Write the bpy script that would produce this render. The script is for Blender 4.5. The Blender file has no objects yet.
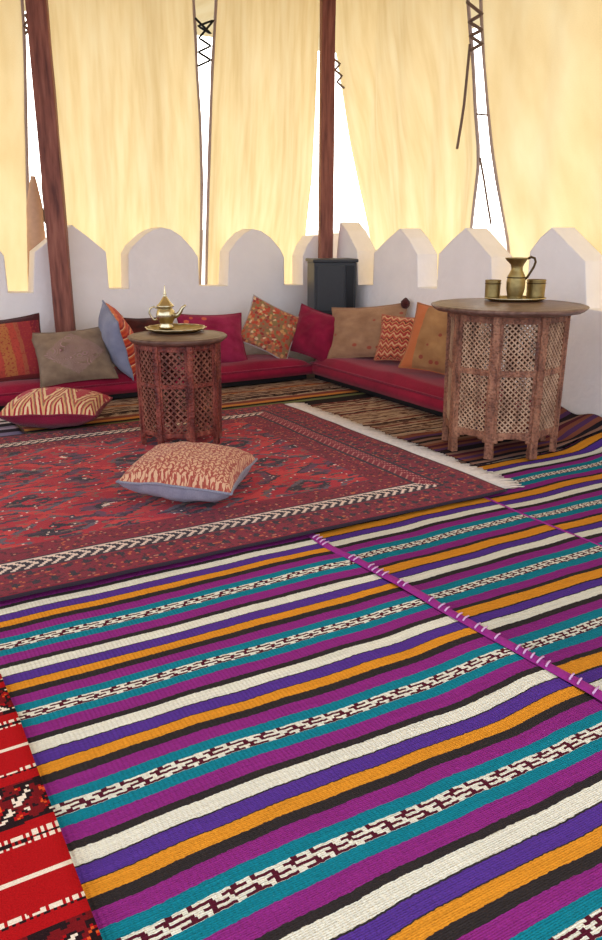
import bpy, bmesh, math, random
from mathutils import Vector, Matrix
random.seed(7)
SC = bpy.context.scene
COL = SC.collection
R = math.radians

# ------------------------------------------------------------------ camera model (used to survey places)
FPX = 778.0
TH = math.atan(240 / FPX)
CT, ST = math.cos(TH), math.sin(TH)
CAMH = 1.0
def ray(u, v):
    d = (v - 470) / FPX; x = (u - 301) / FPX
    fy = CT - d * ST; z = -(ST + d * CT)
    return Vector((x * .8660254 + fy * .5, -x * .5 + fy * .8660254, z))
def P(u, v, z=0.0):                 # point at height z
    r = ray(u, v); return Vector((0, 0, CAMH)) + r * ((z - CAMH) / r.z)
def Wb(u, v, b):                    # point on the plane y = b
    r = ray(u, v); return Vector((0, 0, CAMH)) + r * (b / r.y)
def Wa(u, v, a):                    # point on the plane x = a
    r = ray(u, v); return Vector((0, 0, CAMH)) + r * (a / r.x)

# ------------------------------------------------------------------ node expression helper
def srgb(r, g, b):
    f = lambda c: c / 12.92 if c <= .04045 else ((c + .055) / 1.055) ** 2.4
    return (f(r / 255), f(g / 255), f(b / 255), 1)

class X:
    def __init__(s, n, sock): s.n = n; s.s = sock
    def _m(s, op, o=None, o2=None):
        nd = s.n.nt.nodes.new('ShaderNodeMath'); nd.operation = op
        s.n.put(nd.inputs[0], s)
        if o is not None: s.n.put(nd.inputs[1], o)
        if o2 is not None: s.n.put(nd.inputs[2], o2)
        return X(s.n, nd.outputs[0])
    def __add__(s, o): return s._m('ADD', o)
    __radd__ = __add__
    def __sub__(s, o): return s._m('SUBTRACT', o)
    def __rsub__(s, o): return (s * -1) + o
    def __mul__(s, o): return s._m('MULTIPLY', o)
    __rmul__ = __mul__
    def __truediv__(s, o): return s._m('DIVIDE', o)
    def __gt__(s, o): return s._m('GREATER_THAN', o)
    def __lt__(s, o): return s._m('LESS_THAN', o)
    def fract(s): return s._m('FRACT')
    def floor(s): return s._m('FLOOR')
    def abs(s): return s._m('ABSOLUTE')
    def sin(s): return s._m('SINE')
    def mod(s, o): return s._m('FLOORED_MODULO', o)
    def max(s, o): return s._m('MAXIMUM', o)
    def min(s, o): return s._m('MINIMUM', o)
    def between(s, a, b): return (s > a) * (s < b)
    def tri(s): return ((s.fract() - .5).abs()) * 2      # 1..0..1

class N:
    def __init__(s, nt): s.nt = nt
    def put(s, inp, v):
        if isinstance(v, X): s.nt.links.new(v.s, inp)
        elif hasattr(v, 'is_linked') : s.nt.links.new(v, inp)
        else:
            if isinstance(v, tuple) and len(v) == 4 and inp.type == 'VECTOR': v = v[:3]
            inp.default_value = v
    def new(s, t): return s.nt.nodes.new(t)
    def uv(s):
        n = s.new('ShaderNodeUVMap'); n.uv_map = 'UVMap'
        sp = s.new('ShaderNodeSeparateXYZ'); s.nt.links.new(n.outputs[0], sp.inputs[0])
        return X(s, sp.outputs[0]), X(s, sp.outputs[1])
    def obj(s):
        n = s.new('ShaderNodeTexCoord'); return n.outputs['Object']
    def vec(s, x, y, z=0.0):
        n = s.new('ShaderNodeCombineXYZ'); s.put(n.inputs[0], x); s.put(n.inputs[1], y); s.put(n.inputs[2], z)
        return n.outputs[0]
    def noise(s, v, scale, detail=2.0, rough=.5):
        n = s.new('ShaderNodeTexNoise'); s.nt.links.new(v, n.inputs['Vector'])
        n.inputs['Scale'].default_value = scale; n.inputs['Detail'].default_value = detail
        n.inputs['Roughness'].default_value = rough
        return X(s, n.outputs['Fac'])
    def voro(s, v, scale, feature='F1'):
        n = s.new('ShaderNodeTexVoronoi'); n.feature = feature; s.nt.links.new(v, n.inputs['Vector'])
        n.inputs['Scale'].default_value = scale
        c = n.outputs['Color'] if 'Color' in n.outputs else None
        return X(s, n.outputs['Distance']), c
    def white(s, v):
        n = s.new('ShaderNodeTexWhiteNoise'); n.noise_dimensions = '2D'; s.nt.links.new(v, n.inputs['Vector'])
        return X(s, n.outputs['Value'])
    def mix(s, f, a, b, mode='MIX'):
        n = s.new('ShaderNodeMix'); n.data_type = 'RGBA'; n.blend_type = mode
        s.put(n.inputs[0], f); s.put(n.inputs[6], a); s.put(n.inputs[7], b)
        return n.outputs[2]
    def ramp(s, f, stops, interp='CONSTANT'):
        n = s.new('ShaderNodeValToRGB'); cr = n.color_ramp; cr.interpolation = interp
        while len(cr.elements) > 1: cr.elements.remove(cr.elements[-1])
        cr.elements[0].position = stops[0][0]; cr.elements[0].color = stops[0][1]
        for p, c in stops[1:]:
            e = cr.elements.new(p); e.color = c
        s.put(n.inputs[0], f)
        return n.outputs[0]
    def scale(s, col, f):            # colour times value
        n = s.new('ShaderNodeVectorMath'); n.operation = 'SCALE'
        s.put(n.inputs[0], col); s.put(n.inputs['Scale'], f)
        return n.outputs[0]

MATS = {}
def material(name, fn, rough=.85, metal=0.0, bump=None, spec=.3, sheen=0.0):
    m = bpy.data.materials.new(name); m.use_nodes = True
    nt = m.node_tree; bs = nt.nodes['Principled BSDF']
    n = N(nt)
    res = fn(n)
    h = None
    if isinstance(res, tuple) and len(res) == 2 and isinstance(res[1], X): res, h = res
    n.put(bs.inputs['Base Color'], res)
    bs.inputs['Roughness'].default_value = rough; bs.inputs['Metallic'].default_value = metal
    bs.inputs['Specular IOR Level'].default_value = spec
    if sheen: bs.inputs['Sheen Weight'].default_value = sheen
    if h is not None:
        b = nt.nodes.new('ShaderNodeBump'); b.inputs['Distance'].default_value = bump or .002
        b.inputs['Strength'].default_value = .8
        n.put(b.inputs['Height'], h); nt.links.new(b.outputs[0], bs.inputs['Normal'])
    MATS[name] = m
    return m

# ------------------------------------------------------------------ mesh helpers
class MB:
    def __init__(s): s.bm = bmesh.new(); s.uvl = s.bm.loops.layers.uv.new('UVMap')
    def v(s, p): return s.bm.verts.new(p)
    def f(s, vs, uvs=None, smooth=False):
        try: fc = s.bm.faces.new(vs)
        except ValueError: return None
        fc.smooth = smooth
        if uvs:
            for l, t in zip(fc.loops, uvs): l[s.uvl].uv = t
        return fc
    def grid(s, nu, nv, fn, uvfn=None, smooth=True, flip=False):
        g = [[s.v(fn(i / nu, j / nv)) for j in range(nv + 1)] for i in range(nu + 1)]
        uvfn = uvfn or (lambda a, b: (a, b))
        for i in range(nu):
            for j in range(nv):
                q = [(i, j), (i + 1, j), (i + 1, j + 1), (i, j + 1)]
                if flip: q.reverse()
                s.f([g[a][b] for a, b in q], [uvfn(a / nu, b / nv) for a, b in q], smooth)
        return g
    def box(s, c, d, mat=None):
        M = mat or Matrix()
        c = Vector(c)
        vs = []
        for k in range(8):
            o = Vector(((-.5, .5)[k & 1] * d[0], (-.5, .5)[k >> 1 & 1] * d[1], (-.5, .5)[k >> 2 & 1] * d[2]))
            vs.append(s.v(M @ (c + o)))
        for q in ((0, 2, 3, 1), (4, 5, 7, 6), (0, 1, 5, 4), (2, 6, 7, 3), (0, 4, 6, 2), (1, 3, 7, 5)):
            s.f([vs[i] for i in q], [(vs[i].co.x + vs[i].co.y, vs[i].co.z) for i in q])
    def bar(s, p, q, w, t, nrm):       # rectangular bar from p to q, width w in plane, thickness t along nrm
        p, q, nrm = Vector(p), Vector(q), Vector(nrm).normalized()
        d = (q - p).normalized(); side = d.cross(nrm).normalized()
        M = Matrix((( *side, ), ( *d, ), ( *nrm, ))).transposed().to_4x4(); M.translation = (p + q) / 2
        s.box((0, 0, 0), (w, (q - p).length, t), M)
    def lathe(s, prof, seg=32, rf=None, cap=True, smooth=True):
        rings = []
        for r, z in prof:
            rings.append([s.v((r * (rf(2 * math.pi * k / seg, r, z) if rf else 1) * math.cos(2 * math.pi * k / seg),
                               r * (rf(2 * math.pi * k / seg, r, z) if rf else 1) * math.sin(2 * math.pi * k / seg), z)) for k in range(seg)])
        for a in range(len(rings) - 1):
            for k in range(seg):
                k2 = (k + 1) % seg
                s.f([rings[a][k], rings[a][k2], rings[a + 1][k2], rings[a + 1][k]],
                    [(k / seg, a), ((k + 1) / seg, a), ((k + 1) / seg, a + 1), (k / seg, a + 1)], smooth)
        if cap:
            if prof[0][0] > 1e-4: s.f(list(reversed(rings[0])))
            if prof[-1][0] > 1e-4: s.f(rings[-1])
    def tube(s, pts, r, seg=8, rfn=None):
        pts = [Vector(p) for p in pts]; n = len(pts); rings = []
        up = Vector((0, 0, 1))
        for i, p in enumerate(pts):
            d = (pts[min(i + 1, n - 1)] - pts[max(i - 1, 0)]).normalized()
            if i == 0:
                a = d.cross(up)
                if a.length < .05: a = d.cross(Vector((1, 0, 0)))
            else:
                a = a - d * a.dot(d)
            a = a.normalized(); b = d.cross(a)
            rr = r * (rfn(i / (n - 1)) if rfn else 1)
            rings.append([s.v(p + (a * math.cos(2 * math.pi * k / seg) + b * math.sin(2 * math.pi * k / seg)) * rr) for k in range(seg)])
        for i in range(n - 1):
            for k in range(seg):
                k2 = (k + 1) % seg
                s.f([rings[i][k], rings[i][k2], rings[i + 1][k2], rings[i + 1][k]], [(k / seg, i), ((k + 1) / seg, i), ((k + 1) / seg, i + 1), (k / seg, i + 1)], True)
        s.f(list(reversed(rings[0]))); s.f(rings[-1])
    def done(s, name, m, parent=None, bevel=0, seg=2, sub=0, solid=0, weld=True):
        if weld: bmesh.ops.remove_doubles(s.bm, verts=s.bm.verts, dist=1e-6)
        bmesh.ops.recalc_face_normals(s.bm, faces=s.bm.faces)
        me = bpy.data.meshes.new(name); s.bm.to_mesh(me); s.bm.free()
        o = bpy.data.objects.new(name, me); COL.objects.link(o)
        if m: me.materials.append(m)
        if parent: o.parent = parent
        if bevel:
            md = o.modifiers.new('bevel', 'BEVEL'); md.width = bevel; md.segments = seg; md.limit_method = 'ANGLE'; md.angle_limit = R(40)
        if solid:
            md = o.modifiers.new('solid', 'SOLIDIFY'); md.thickness = solid; md.offset = -1
        if sub:
            md = o.modifiers.new('sub', 'SUBSURF'); md.levels = sub; md.render_levels = sub
        return o

def tag(o, label=None, cat=None, group=None, kind=None):
    if label: o['label'] = label
    if cat: o['category'] = cat
    if group: o['group'] = group
    if kind: o['kind'] = kind
    return o
def thing(name, label, cat, loc=(0, 0, 0), rz=0.0, group=None):
    o = bpy.data.objects.new(name, None); COL.objects.link(o)
    o.location = loc; o.rotation_euler = (0, 0, rz); o.empty_display_size = .1
    return tag(o, label, cat, group)
def struct(o): o['kind'] = 'structure'; return o

def hsh(*k):
    x = 0.0
    for i, t in enumerate(k): x += t * (12.9898 + 65.2 * i)
    x = math.sin(x) * 43758.5453
    return x - math.floor(x)
def vnoise(x, y):
    ix, iy = math.floor(x), math.floor(y); fx, fy = x - ix, y - iy
    fx = fx * fx * (3 - 2 * fx); fy = fy * fy * (3 - 2 * fy)
    a = hsh(ix, iy); b = hsh(ix + 1, iy); c = hsh(ix, iy + 1); d = hsh(ix + 1, iy + 1)
    return (a + (b - a) * fx) * (1 - fy) + (c + (d - c) * fx) * fy - .5

# ------------------------------------------------------------------ materials
def flat(name, col, rough=.85, metal=0, var=.12, sc=40, spec=.3, bump=None, sheen=0):
    def fn(n):
        o = n.obj(); f = n.noise(o, sc, 3.0)
        c = n.scale(col, f * (2 * var) + (1 - var))
        if bump: return c, n.noise(o, sc * 3, 3.0)
        return c
    return material(name, fn, rough, metal, bump, spec, sheen)

plaster = flat('whitewashed_plaster', srgb(248, 242, 240), .92, var=.05, sc=9, bump=.006)
def soften(mt, r):
    nt = mt.node_tree; bv = nt.nodes.new('ShaderNodeBevel'); bv.inputs['Radius'].default_value = r; bv.samples = 6
    for l in list(nt.links):
        if l.to_socket.name == 'Normal' and l.to_node.type == 'BSDF_PRINCIPLED':
            nt.links.new(bv.outputs[0], l.from_node.inputs['Normal'])
soften(plaster, .014)
floor_m = flat('floor_screed', srgb(120, 105, 98), .9, sc=6)
def sep(n, o, k=(1, 1, 1)):
    sp = n.new('ShaderNodeSeparateXYZ'); n.nt.links.new(o, sp.inputs[0])
    return [X(n, sp.outputs[i]) * k[i] for i in range(3)]
def wood(name, c0, c1, c2, k=(14, 14, 1.4), rough=.55, bump=.003, carve=0):
    def fn(n):
        o = n.obj(); x, y, z = sep(n, o, k)
        f = n.noise(n.vec(x, y, z), 3, 4.0)
        c = n.ramp(f, [(.3, c0), (.5, c1), (.72, c2)], 'LINEAR')
        h = n.noise(o, 60, 3.0)
        if carve:
            d, _ = n.voro(o, carve)
            h = h * .3 + d
            c = n.scale(c, (d * 1.1 + .45).min(1.15))
        return c, h
    return material(name, fn, rough, 0, bump)
post_m = wood('red_brown_post_wood', srgb(94, 50, 42), srgb(134, 78, 64), srgb(158, 100, 82))
table_dark = wood('dark_carved_wood', srgb(76, 30, 26), srgb(122, 56, 46), srgb(152, 84, 66), (10, 10, 3), .5, .004, 90)
table_brown = wood('brown_carved_wood', srgb(96, 58, 46), srgb(140, 92, 70), srgb(170, 120, 92), (10, 10, 3), .55, .004, 90)
lattice_dark = wood('dark_lattice_wood', srgb(84, 44, 36), srgb(122, 70, 56), srgb(150, 96, 76), (10, 10, 3))
lattice_brown = wood('pale_lattice_wood', srgb(132, 98, 78), srgb(176, 138, 110), srgb(204, 168, 138), (10, 10, 3))
top_dark = wood('dark_table_top_wood', srgb(78, 52, 44), srgb(104, 76, 64), srgb(128, 98, 84), (3, 14, 14), .38)
top_brown = wood('brown_table_top_wood', srgb(84, 58, 48), srgb(112, 82, 70), srgb(136, 106, 92), (3, 14, 14), .38)
brass = flat('aged_brass', srgb(206, 194, 160), .24, 1, var=.25, sc=25, spec=.5)
brass_dull = flat('dull_brass', srgb(160, 140, 92), .42, 1, var=.3, sc=60, spec=.5, bump=.002)
brass_dark = flat('tarnished_brass', srgb(84, 66, 44), .45, 1, var=.3, sc=40, spec=.5)
black_m = flat('dark_grey_enamel', srgb(58, 60, 64), .42, var=.1)
black_dark = flat('black_panel', srgb(30, 31, 34), .3, var=.1)
cord_m = flat('grey_brown_cord', srgb(120, 100, 88), .9)
crimson = None

def canvas_mat(name, tr):
    m = bpy.data.materials.new(name); m.use_nodes = True
    nt = m.node_tree; nt.nodes.clear(); n = N(nt)
    out = n.new('ShaderNodeOutputMaterial'); mx = n.new('ShaderNodeMixShader'); mx.inputs[0].default_value = tr
    d = n.new('ShaderNodeBsdfDiffuse'); t = n.new('ShaderNodeBsdfTranslucent')
    u, v = n.uv()
    f = n.noise(n.vec(u * 3.5, v * .8), 2.2, 3.0)
    g = n.noise(n.vec(u * 220, v * 220), 1, 1.0)
    col = n.ramp(f, [(.3, srgb(220, 195, 144)), (.5, srgb(230, 208, 160)), (.72, srgb(236, 219, 176))], 'LINEAR')
    col = n.scale(col, g * .12 + .94)
    nt.links.new(col, d.inputs[0]); nt.links.new(col, t.inputs[0])
    nt.links.new(d.outputs[0], mx.inputs[1]); nt.links.new(t.outputs[0], mx.inputs[2]); nt.links.new(mx.outputs[0], out.inputs[0])
    return m
canvas = canvas_mat('cream_canvas', .57)
roof_canvas = canvas_mat('shading_roof_canvas', .08)
hem_m = flat('shade_tinted_hem', srgb(176, 156, 146), .9)  # shade on the canvas edge, put into the hem colour
flap_m = flat('pinkish_brown_canvas', srgb(206, 168, 140), .9)

def weave(n, u, v, ku=260., kv=420.):
    f = n.noise(n.vec(u * ku, v * kv), 1, 1.0)
    return f

# --- striped flatweave: u along stripes (m), v across (m)
WHITE = srgb(246, 240, 220); VIOLET = srgb(92, 56, 150); ORANGE = srgb(238, 154, 44); BLACK = srgb(54, 47, 47)
MAG = srgb(150, 44, 132); TEAL = srgb(18, 132, 150); MAROON = srgb(92, 26, 44)
def striped(name, seq, per, off, slant, dull):
    def fn(n):
        u, v = n.uv()
        w = n.noise(n.vec(u * 2.2, v * 1.3), 1, 2.0)
        w2 = n.noise(n.vec(u * 90, v * 7), 1, 2.0)
        vv = v + (w - .5) * .05 + (w2 - .5) * .006
        t = ((off - vv) / per).fract()
        stops, acc, pos = [], 0.0, {}
        for nm, c, wd in seq:
            stops.append((acc, c)); pos[nm] = (acc, acc + wd); acc += wd
        c = n.ramp(t, stops)
        p0, p1 = pos['patt']
        q = (t - p0) / (p1 - p0)
        row = (q * 6).floor()
        vary = n.white(n.vec(row, ((off - vv) / per).floor()))
        uu = u * slant[0] + row * slant[1] + vary * .15
        cell = uu.fract()
        block = cell > .60
        dash = cell.between(.08, .46) * ((row.mod(2.)) > .5)
        dash2 = cell.between(.70, .92) * ((row.mod(2.)) < .5)
        dark = block.max(dash) * (1 - dash2)
        pc = n.mix(dark, WHITE, MAROON)
        c = n.mix(q.between(0, 1), c, pc)
        g = weave(n, u, v)
        streak = n.noise(n.vec(u * 6, vv * 240), 1, 2.0)
        c = n.scale(c, (g * .55 + .72) * (streak * .5 + .75) * dull)
        rib = (u * 640.).sin() * .25 + (v * 1500.).sin() * .25
        return c, g + rib + streak
    return material(name, fn, .95, 0, .004, .1)
SEQ_L = [('white', WHITE, .112), ('l1', BLACK, .012), ('violet', VIOLET, .108), ('l2', BLACK, .01), ('orange', ORANGE, .094), ('black', BLACK, .08), ('mag', MAG, .112), ('teal', TEAL, .092), ('patt', WHITE, .105),
         ('teal2', TEAL, .088), ('mag2', MAG, .125), ('black2', BLACK, .062)]
SEQ_R = [('orange', ORANGE, .128), ('black0', BLACK, .02), ('violet', VIOLET, .095), ('l3', BLACK, .012), ('white', WHITE, .112), ('black', BLACK, .065), ('mag', MAG, .11), ('teal', TEAL, .10), ('patt', WHITE, .10),
         ('teal2', TEAL, .10), ('mag2', MAG, .108), ('black2', BLACK, .05)]
strip_l = striped('striped_weave_wide', SEQ_L, .3235, 2.075, (9.0, .16), 1.0)
strip_r = striped('striped_weave_reversed', SEQ_R, .336, 2.106, (13.0, .22), .80)
strip_s = striped('striped_weave_offset', SEQ_R, .336, 2.086, (16.0, -.2), .76)
seam_m = flat('purple_seam_thread', srgb(150, 40, 130), .95, var=.25, sc=120)
stitch_m = flat('pale_stitch_thread', srgb(214, 170, 208), .95)

# --- oriental rug
def oriental(n):
    u0, v0 = n.uv()
    px = .008
    u = (u0 / px).floor() * px; v = (v0 / px).floor() * px
    wob = n.noise(n.vec(u0 * 3, v0 * 3), 1, 2.0) - .5
    RED = srgb(176, 34, 50); ORED = srgb(200, 56, 56); NAVY = srgb(50, 38, 50); PLUM = srgb(104, 60, 84); WINE = srgb(130, 28, 48); CREAM = srgb(232, 206, 190); GREY = srgb(100, 86, 98)
    # field: offset diamonds, stepped
    LU, LV = .50, .36
    wob2 = n.noise(n.vec(u0 * 7, v0 * 16), 1, 2.0) - .5
    a = (u + wob * .16 + wob2 * .10) / LU; b = (v + wob * .07 + wob2 * .05) / LV
    d1 = a.tri() + b.tri()                      # 0..2
    d1 = (d1 * 14).floor() / 14
    rnd = n.white(n.vec((a + b).floor(), (a - b).floor()))
    ring = n.ramp(d1 / 2, [(0, ORED), (.08, NAVY), (.13, RED), (.27, PLUM), (.36, NAVY), (.42, ORED), (.60, RED), (.72, GREY), (.80, NAVY), (.87, WINE), (.93, ORED)])
    ring2 = n.ramp(d1 / 2, [(0, CREAM), (.04, NAVY), (.14, PLUM), (.25, RED), (.45, ORED), (.56, GREY), (.64, RED), (.78, NAVY), (.9, RED)])
    fld = n.mix(rnd > .5, ring, ring2)
    # hooked streaks
    st = n.noise(n.vec(u * 9, v * 34), 1, 3.0)
    fld = n.mix(st > .58, fld, srgb(74, 48, 66)); fld = n.mix(st < .40, fld, RED)
    st3 = n.noise(n.vec(u * 20 + 7, v * 50), 1, 2.0); fld = n.mix(st3 > .62, fld, srgb(126, 92, 80))
    sp = n.white(n.vec(u / px, v / px))
    fld = n.mix(sp > .99, fld, CREAM)
    # distances from the four edges
    vn = v - 2.09; vf = 3.93 - v; ur = 2.14 - u
    dist = vn.min(vf * 1.15).min(ur * .9)
    along = n.mix(ur * .9 < vn.min(vf * 1.15), n.vec(u, v), n.vec(v, u))
    sx = n.new('ShaderNodeSeparateXYZ'); n.nt.links.new(along, sx.inputs[0]); al = X(n, sx.outputs[0])
    bt = n.noise(n.vec(u * 45, v * 60), 1, 2.0)
    band = n.ramp(dist / .4, [(0, NAVY), (.012, WINE), (.40, NAVY), (.43, CREAM), (.60, NAVY), (.63, WINE), (.9, NAVY)])
    motif = n.ramp(bt, [(0, srgb(196, 98, 58)), (.36, WINE), (.56, srgb(88, 26, 40)), (.66, srgb(186, 120, 96))])
    # rows of small lozenges in the wide red bands
    loz = (al / .055).tri() + ((dist - .03) / .07).tri()
    band = n.mix(dist.between(.015, .155), band, n.mix(loz < .55, motif, NAVY))
    band = n.mix(dist.between(.255, .355), band, motif)
    # chevron guard: white arrows on dark
    ch = ((al / .040) + ((dist - .205).abs()) / .035).fract()
    band = n.mix(dist.between(.172, .238), band, n.mix(ch > .5, NAVY, CREAM))
    band = n.mix((ur * .9 < vn.min(vf * 1.15)) * dist.between(.172, .238), band, n.mix(ch > .68, WINE, srgb(196, 130, 120)))
    c = n.mix(dist < .36, fld, band)
    g = weave(n, u0, v0, 300, 300)
    blot = n.noise(n.vec(u0 * 5, v0 * 5), 1, 2.0)
    return n.scale(c, (g * .6 + .7) * (blot * .5 + .75)), g
oriental_m = material('red_oriental_pile', oriental, .95, 0, .004, .1, .1)
fringe_m = flat('cream_fringe_yarn', srgb(222, 208, 196), .95, var=.25, sc=60)

def kilim_red(n):
    u0, v0 = n.uv(); px = .005
    u = (u0 / px).floor() * px; v = (v0 / px).floor() * px
    RED = srgb(178, 16, 22); DK = srgb(40, 22, 26); WH = srgb(246, 226, 204); OR = srgb(232, 92, 40)
    t = (1.42 - v - (n.noise(n.vec(u0 * 5, v0), 1, 1.0) - .5) * .012).mod(.348)
    c = n.mix(t < .008, RED, WH)
    da = (u / .012).fract()
    c = n.mix(t.between(.076, .083) * (da < .7), c, WH); c = n.mix(t.between(.083, .09) * (da > .35), c, DK)
    # motif band
    mt = t.between(.115, .225)
    q = (t - .17).abs() / .055
    ang = ((u / .09).tri() * 1.0 - q).abs()
    mo = n.mix(ang < .17, DK, WH); mo = n.mix(ang.between(.4, .8), mo, RED); mo = n.mix(ang.between(.55, .68), mo, OR)
    mo = n.mix(q > .78, mo, DK); mo = n.mix((n.noise(n.vec(u * 28, v * 28), 1, 1.0)) > .55, mo, srgb(120, 20, 26))
    mo = n.mix((n.noise(n.vec(u * 60, v * 90), 1, 1.0)) > .6, mo, DK)
    c = n.mix(mt, c, mo)
    c = n.mix(t.between(.25, .262) * (da < .65), c, WH); c = n.mix(t.between(.262, .27) * (da > .3), c, DK)
    c = n.mix(t.between(.27, .278) * (da < .6), c, WH)
    g = weave(n, u0, v0)
    return n.scale(c, g * .5 + .75), g
kilim_m = material('bright_red_kilim_weave', kilim_red, .95, 0, .003, .1)

def beige_stripe(n):
    u, v = n.uv()
    wob = n.noise(n.vec(u * 5, v * 2.5), 1, 2.0) - .5
    vv = v + wob * .06
    k = (vv / .022).floor()
    r = n.white(n.vec(k, 3.0))
    c = n.ramp(r, [(0, srgb(180, 154, 132)), (.24, srgb(92, 66, 60)), (.44, srgb(158, 130, 110)), (.58, srgb(118, 56, 56)), (.74, srgb(140, 112, 96)), (.84, srgb(52, 40, 44)), (.96, srgb(176, 112, 66))])
    d = n.noise(n.vec(u * 14, vv * 50), 1, 2.0)
    c = n.mix(d > .58, c, srgb(96, 66, 60)); c = n.mix(d < .38, c, srgb(180, 156, 138))
    eb = n.ramp((v + wob * .012 - 3.93) / .26, [(0, srgb(40, 34, 36)), (.3, srgb(112, 118, 78)), (.46, srgb(38, 32, 34)), (.62, srgb(196, 130, 66)), (.8, srgb(126, 66, 62))])
    c = n.mix((v > 3.9) * (v < 4.19), c, eb)
    g = weave(n, u, v)
    return n.scale(c, g * .5 + .72), g
beige_m = material('beige_brown_stripe_weave', beige_stripe, .95, 0, .004, .1)
def lav_stripe(n):
    u, v = n.uv()
    k = (v / .035).floor(); r = n.white(n.vec(k, 8.0))
    c = n.ramp(r, [(0, srgb(176, 164, 190)), (.28, srgb(48, 44, 56)), (.5, srgb(140, 130, 160)), (.7, srgb(36, 40, 48)), (.85, srgb(210, 200, 206))])
    g = weave(n, u, v)
    return n.scale(c, g * .5 + .72), g
lav_m = material('lavender_black_stripe_weave', lav_stripe, .95, 0, .004, .1)
def dark_stripe(n):
    u, v = n.uv()
    vv = v + (n.noise(n.vec(u * 4, v * 2), 1, 2.0) - .5) * .05
    r = n.white(n.vec((vv / .028).floor(), 5.0))
    c = n.ramp(r, [(0, srgb(40, 30, 32)), (.34, srgb(128, 74, 56)), (.46, srgb(84, 34, 46)), (.62, srgb(32, 27, 33)), (.78, srgb(84, 52, 88)), (.9, srgb(140, 104, 88))])
    g = weave(n, u, v)
    return n.scale(c, g * .5 + .72), g
darkrug_m = material('dark_brown_stripe_weave', dark_stripe, .95, 0, .004, .1)

# --- cushion covers (uv 0..1)
def cover(name, fn, rough=.9):
    def wrap(n):
        u, v = n.uv()
        c = fn(n, u, v)
        g = n.noise(n.vec(u * 130, v * 130), 1, 1.0)
        return n.scale(c, g * .4 + .8), g
    return material(name, wrap, rough, 0, .003, .15, .15)
S = srgb
crimson = cover('crimson_cotton', lambda n, u, v: n.ramp(n.noise(n.vec(u * 3, v * 3), 1, 3.0), [(.3, S(122, 14, 44)), (.7, S(154, 24, 58))], 'LINEAR'))
c_maroon = cover('maroon_velvet', lambda n, u, v: n.ramp(n.noise(n.vec(u * 3, v * 3), 1, 3.0), [(.3, S(118, 16, 46)), (.7, S(150, 26, 62))], 'LINEAR'))
def f_orange(n, u, v):
    w = n.noise(n.vec(u * 5, v * 5), 1, 2.0) - .5
    c = n.ramp((u - .5).abs() + w * .05, [(0, S(176, 108, 62)), (.07, S(178, 70, 58)), (.16, S(164, 88, 64)), (.21, S(150, 46, 54)), (.36, S(120, 30, 48))])
    c = n.mix((n.noise(n.vec(u * 40, v * 30), 1, 2.0)) > .58, c, S(158, 62, 52))
    c = n.mix(v > .9, c, S(70, 26, 34)); return n.mix(v < .06, c, S(120, 40, 40))
c_orange = cover('orange_red_panel_weave', f_orange)
def f_taupe(n, u, v):
    d, col = n.voro(n.vec(u, v), 6); ring = (d * 9).fract()
    c = n.ramp(n.noise(n.vec(u * 6, v * 6), 1, 3.0), [(.3, S(122, 100, 84)), (.7, S(150, 128, 106))], 'LINEAR')
    m = ((u - .5).abs() + (v - .5).abs()) < .42
    c = n.mix((ring > .72) * m, c, S(176, 140, 140)); return n.mix((ring < .14) * m, c, S(112, 74, 74))
c_taupe = cover('taupe_embroidered_cloth', f_taupe)
c_blue = cover('grey_blue_cotton', lambda n, u, v: n.ramp(n.noise(n.vec(u * 4, v * 4), 1, 3.0), [(.3, S(122, 126, 150)), (.7, S(150, 152, 172))], 'LINEAR'))
def f_redstripe(n, u, v):
    t = (v * 6.5 + (n.noise(n.vec(u * 9, v * 4), 1, 2.0) - .5) * .25).fract()
    c = n.ramp(t, [(0, S(190, 62, 40)), (.3, S(216, 112, 62)), (.45, S(232, 196, 160)), (.55, S(160, 40, 38)), (.8, S(204, 84, 48))])
    return c
c_redstripe = cover('red_orange_stripe_weave', f_redstripe)
def f_crimemb(n, u, v):
    d, col = n.voro(n.vec(u, v), 7)
    c = n.ramp(n.noise(n.vec(u * 5, v * 5), 1, 3.0), [(.3, S(132, 22, 58)), (.7, S(166, 44, 84))], 'LINEAR')
    return n.mix((d < .28) * (u < .45), c, S(206, 98, 74))
c_crimemb = cover('crimson_embroidered_cloth', f_crimemb)
c_dark = cover('dark_brown_wool', lambda n, u, v: n.ramp(n.noise(n.vec(u * 4, v * 8), 1, 3.0), [(.3, S(52, 24, 26)), (.7, S(92, 38, 34))], 'LINEAR'))
def f_suzani(n, u, v):
    wv = n.noise(n.vec(u * 30, v * 30), 1, 2.0); d, col = n.voro(n.vec(u + wv * .05, v + wv * .05), 17)
    sp = n.new('ShaderNodeSeparateXYZ'); n.nt.links.new(col, sp.inputs[0]); r = X(n, sp.outputs[0])
    c = n.ramp(r, [(0, S(190, 76, 56)), (.3, S(206, 150, 96)), (.48, S(140, 120, 76)), (.64, S(196, 110, 80)), (.8, S(150, 56, 56)), (.92, S(222, 190, 150))])
    return n.mix(d > .60, c, S(150, 108, 80))
c_suzani = cover('multicolour_floral_weave', f_suzani)
def f_tan(n, u, v):
    c = n.ramp(n.noise(n.vec(u * 5, v * 5), 1, 3.0), [(.3, S(146, 108, 82)), (.7, S(176, 136, 104))], 'LINEAR')
    d, _ = n.voro(n.vec(u, v), 5)
    return n.mix((d < .16), c, S(166, 84, 66))
c_tan = cover('tan_embroidered_cloth', f_tan)
def f_ikat(n, u, v):
    t = (v * 5 + (u * 7).tri() * .35 + (n.noise(n.vec(u * 12, v * 12), 1, 2.0) - .5) * .5).fract()
    return n.ramp(t, [(0, S(176, 62, 56)), (.25, S(206, 140, 92)), (.4, S(92, 34, 38)), (.52, S(190, 88, 66)), (.78, S(214, 168, 124))])
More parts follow.
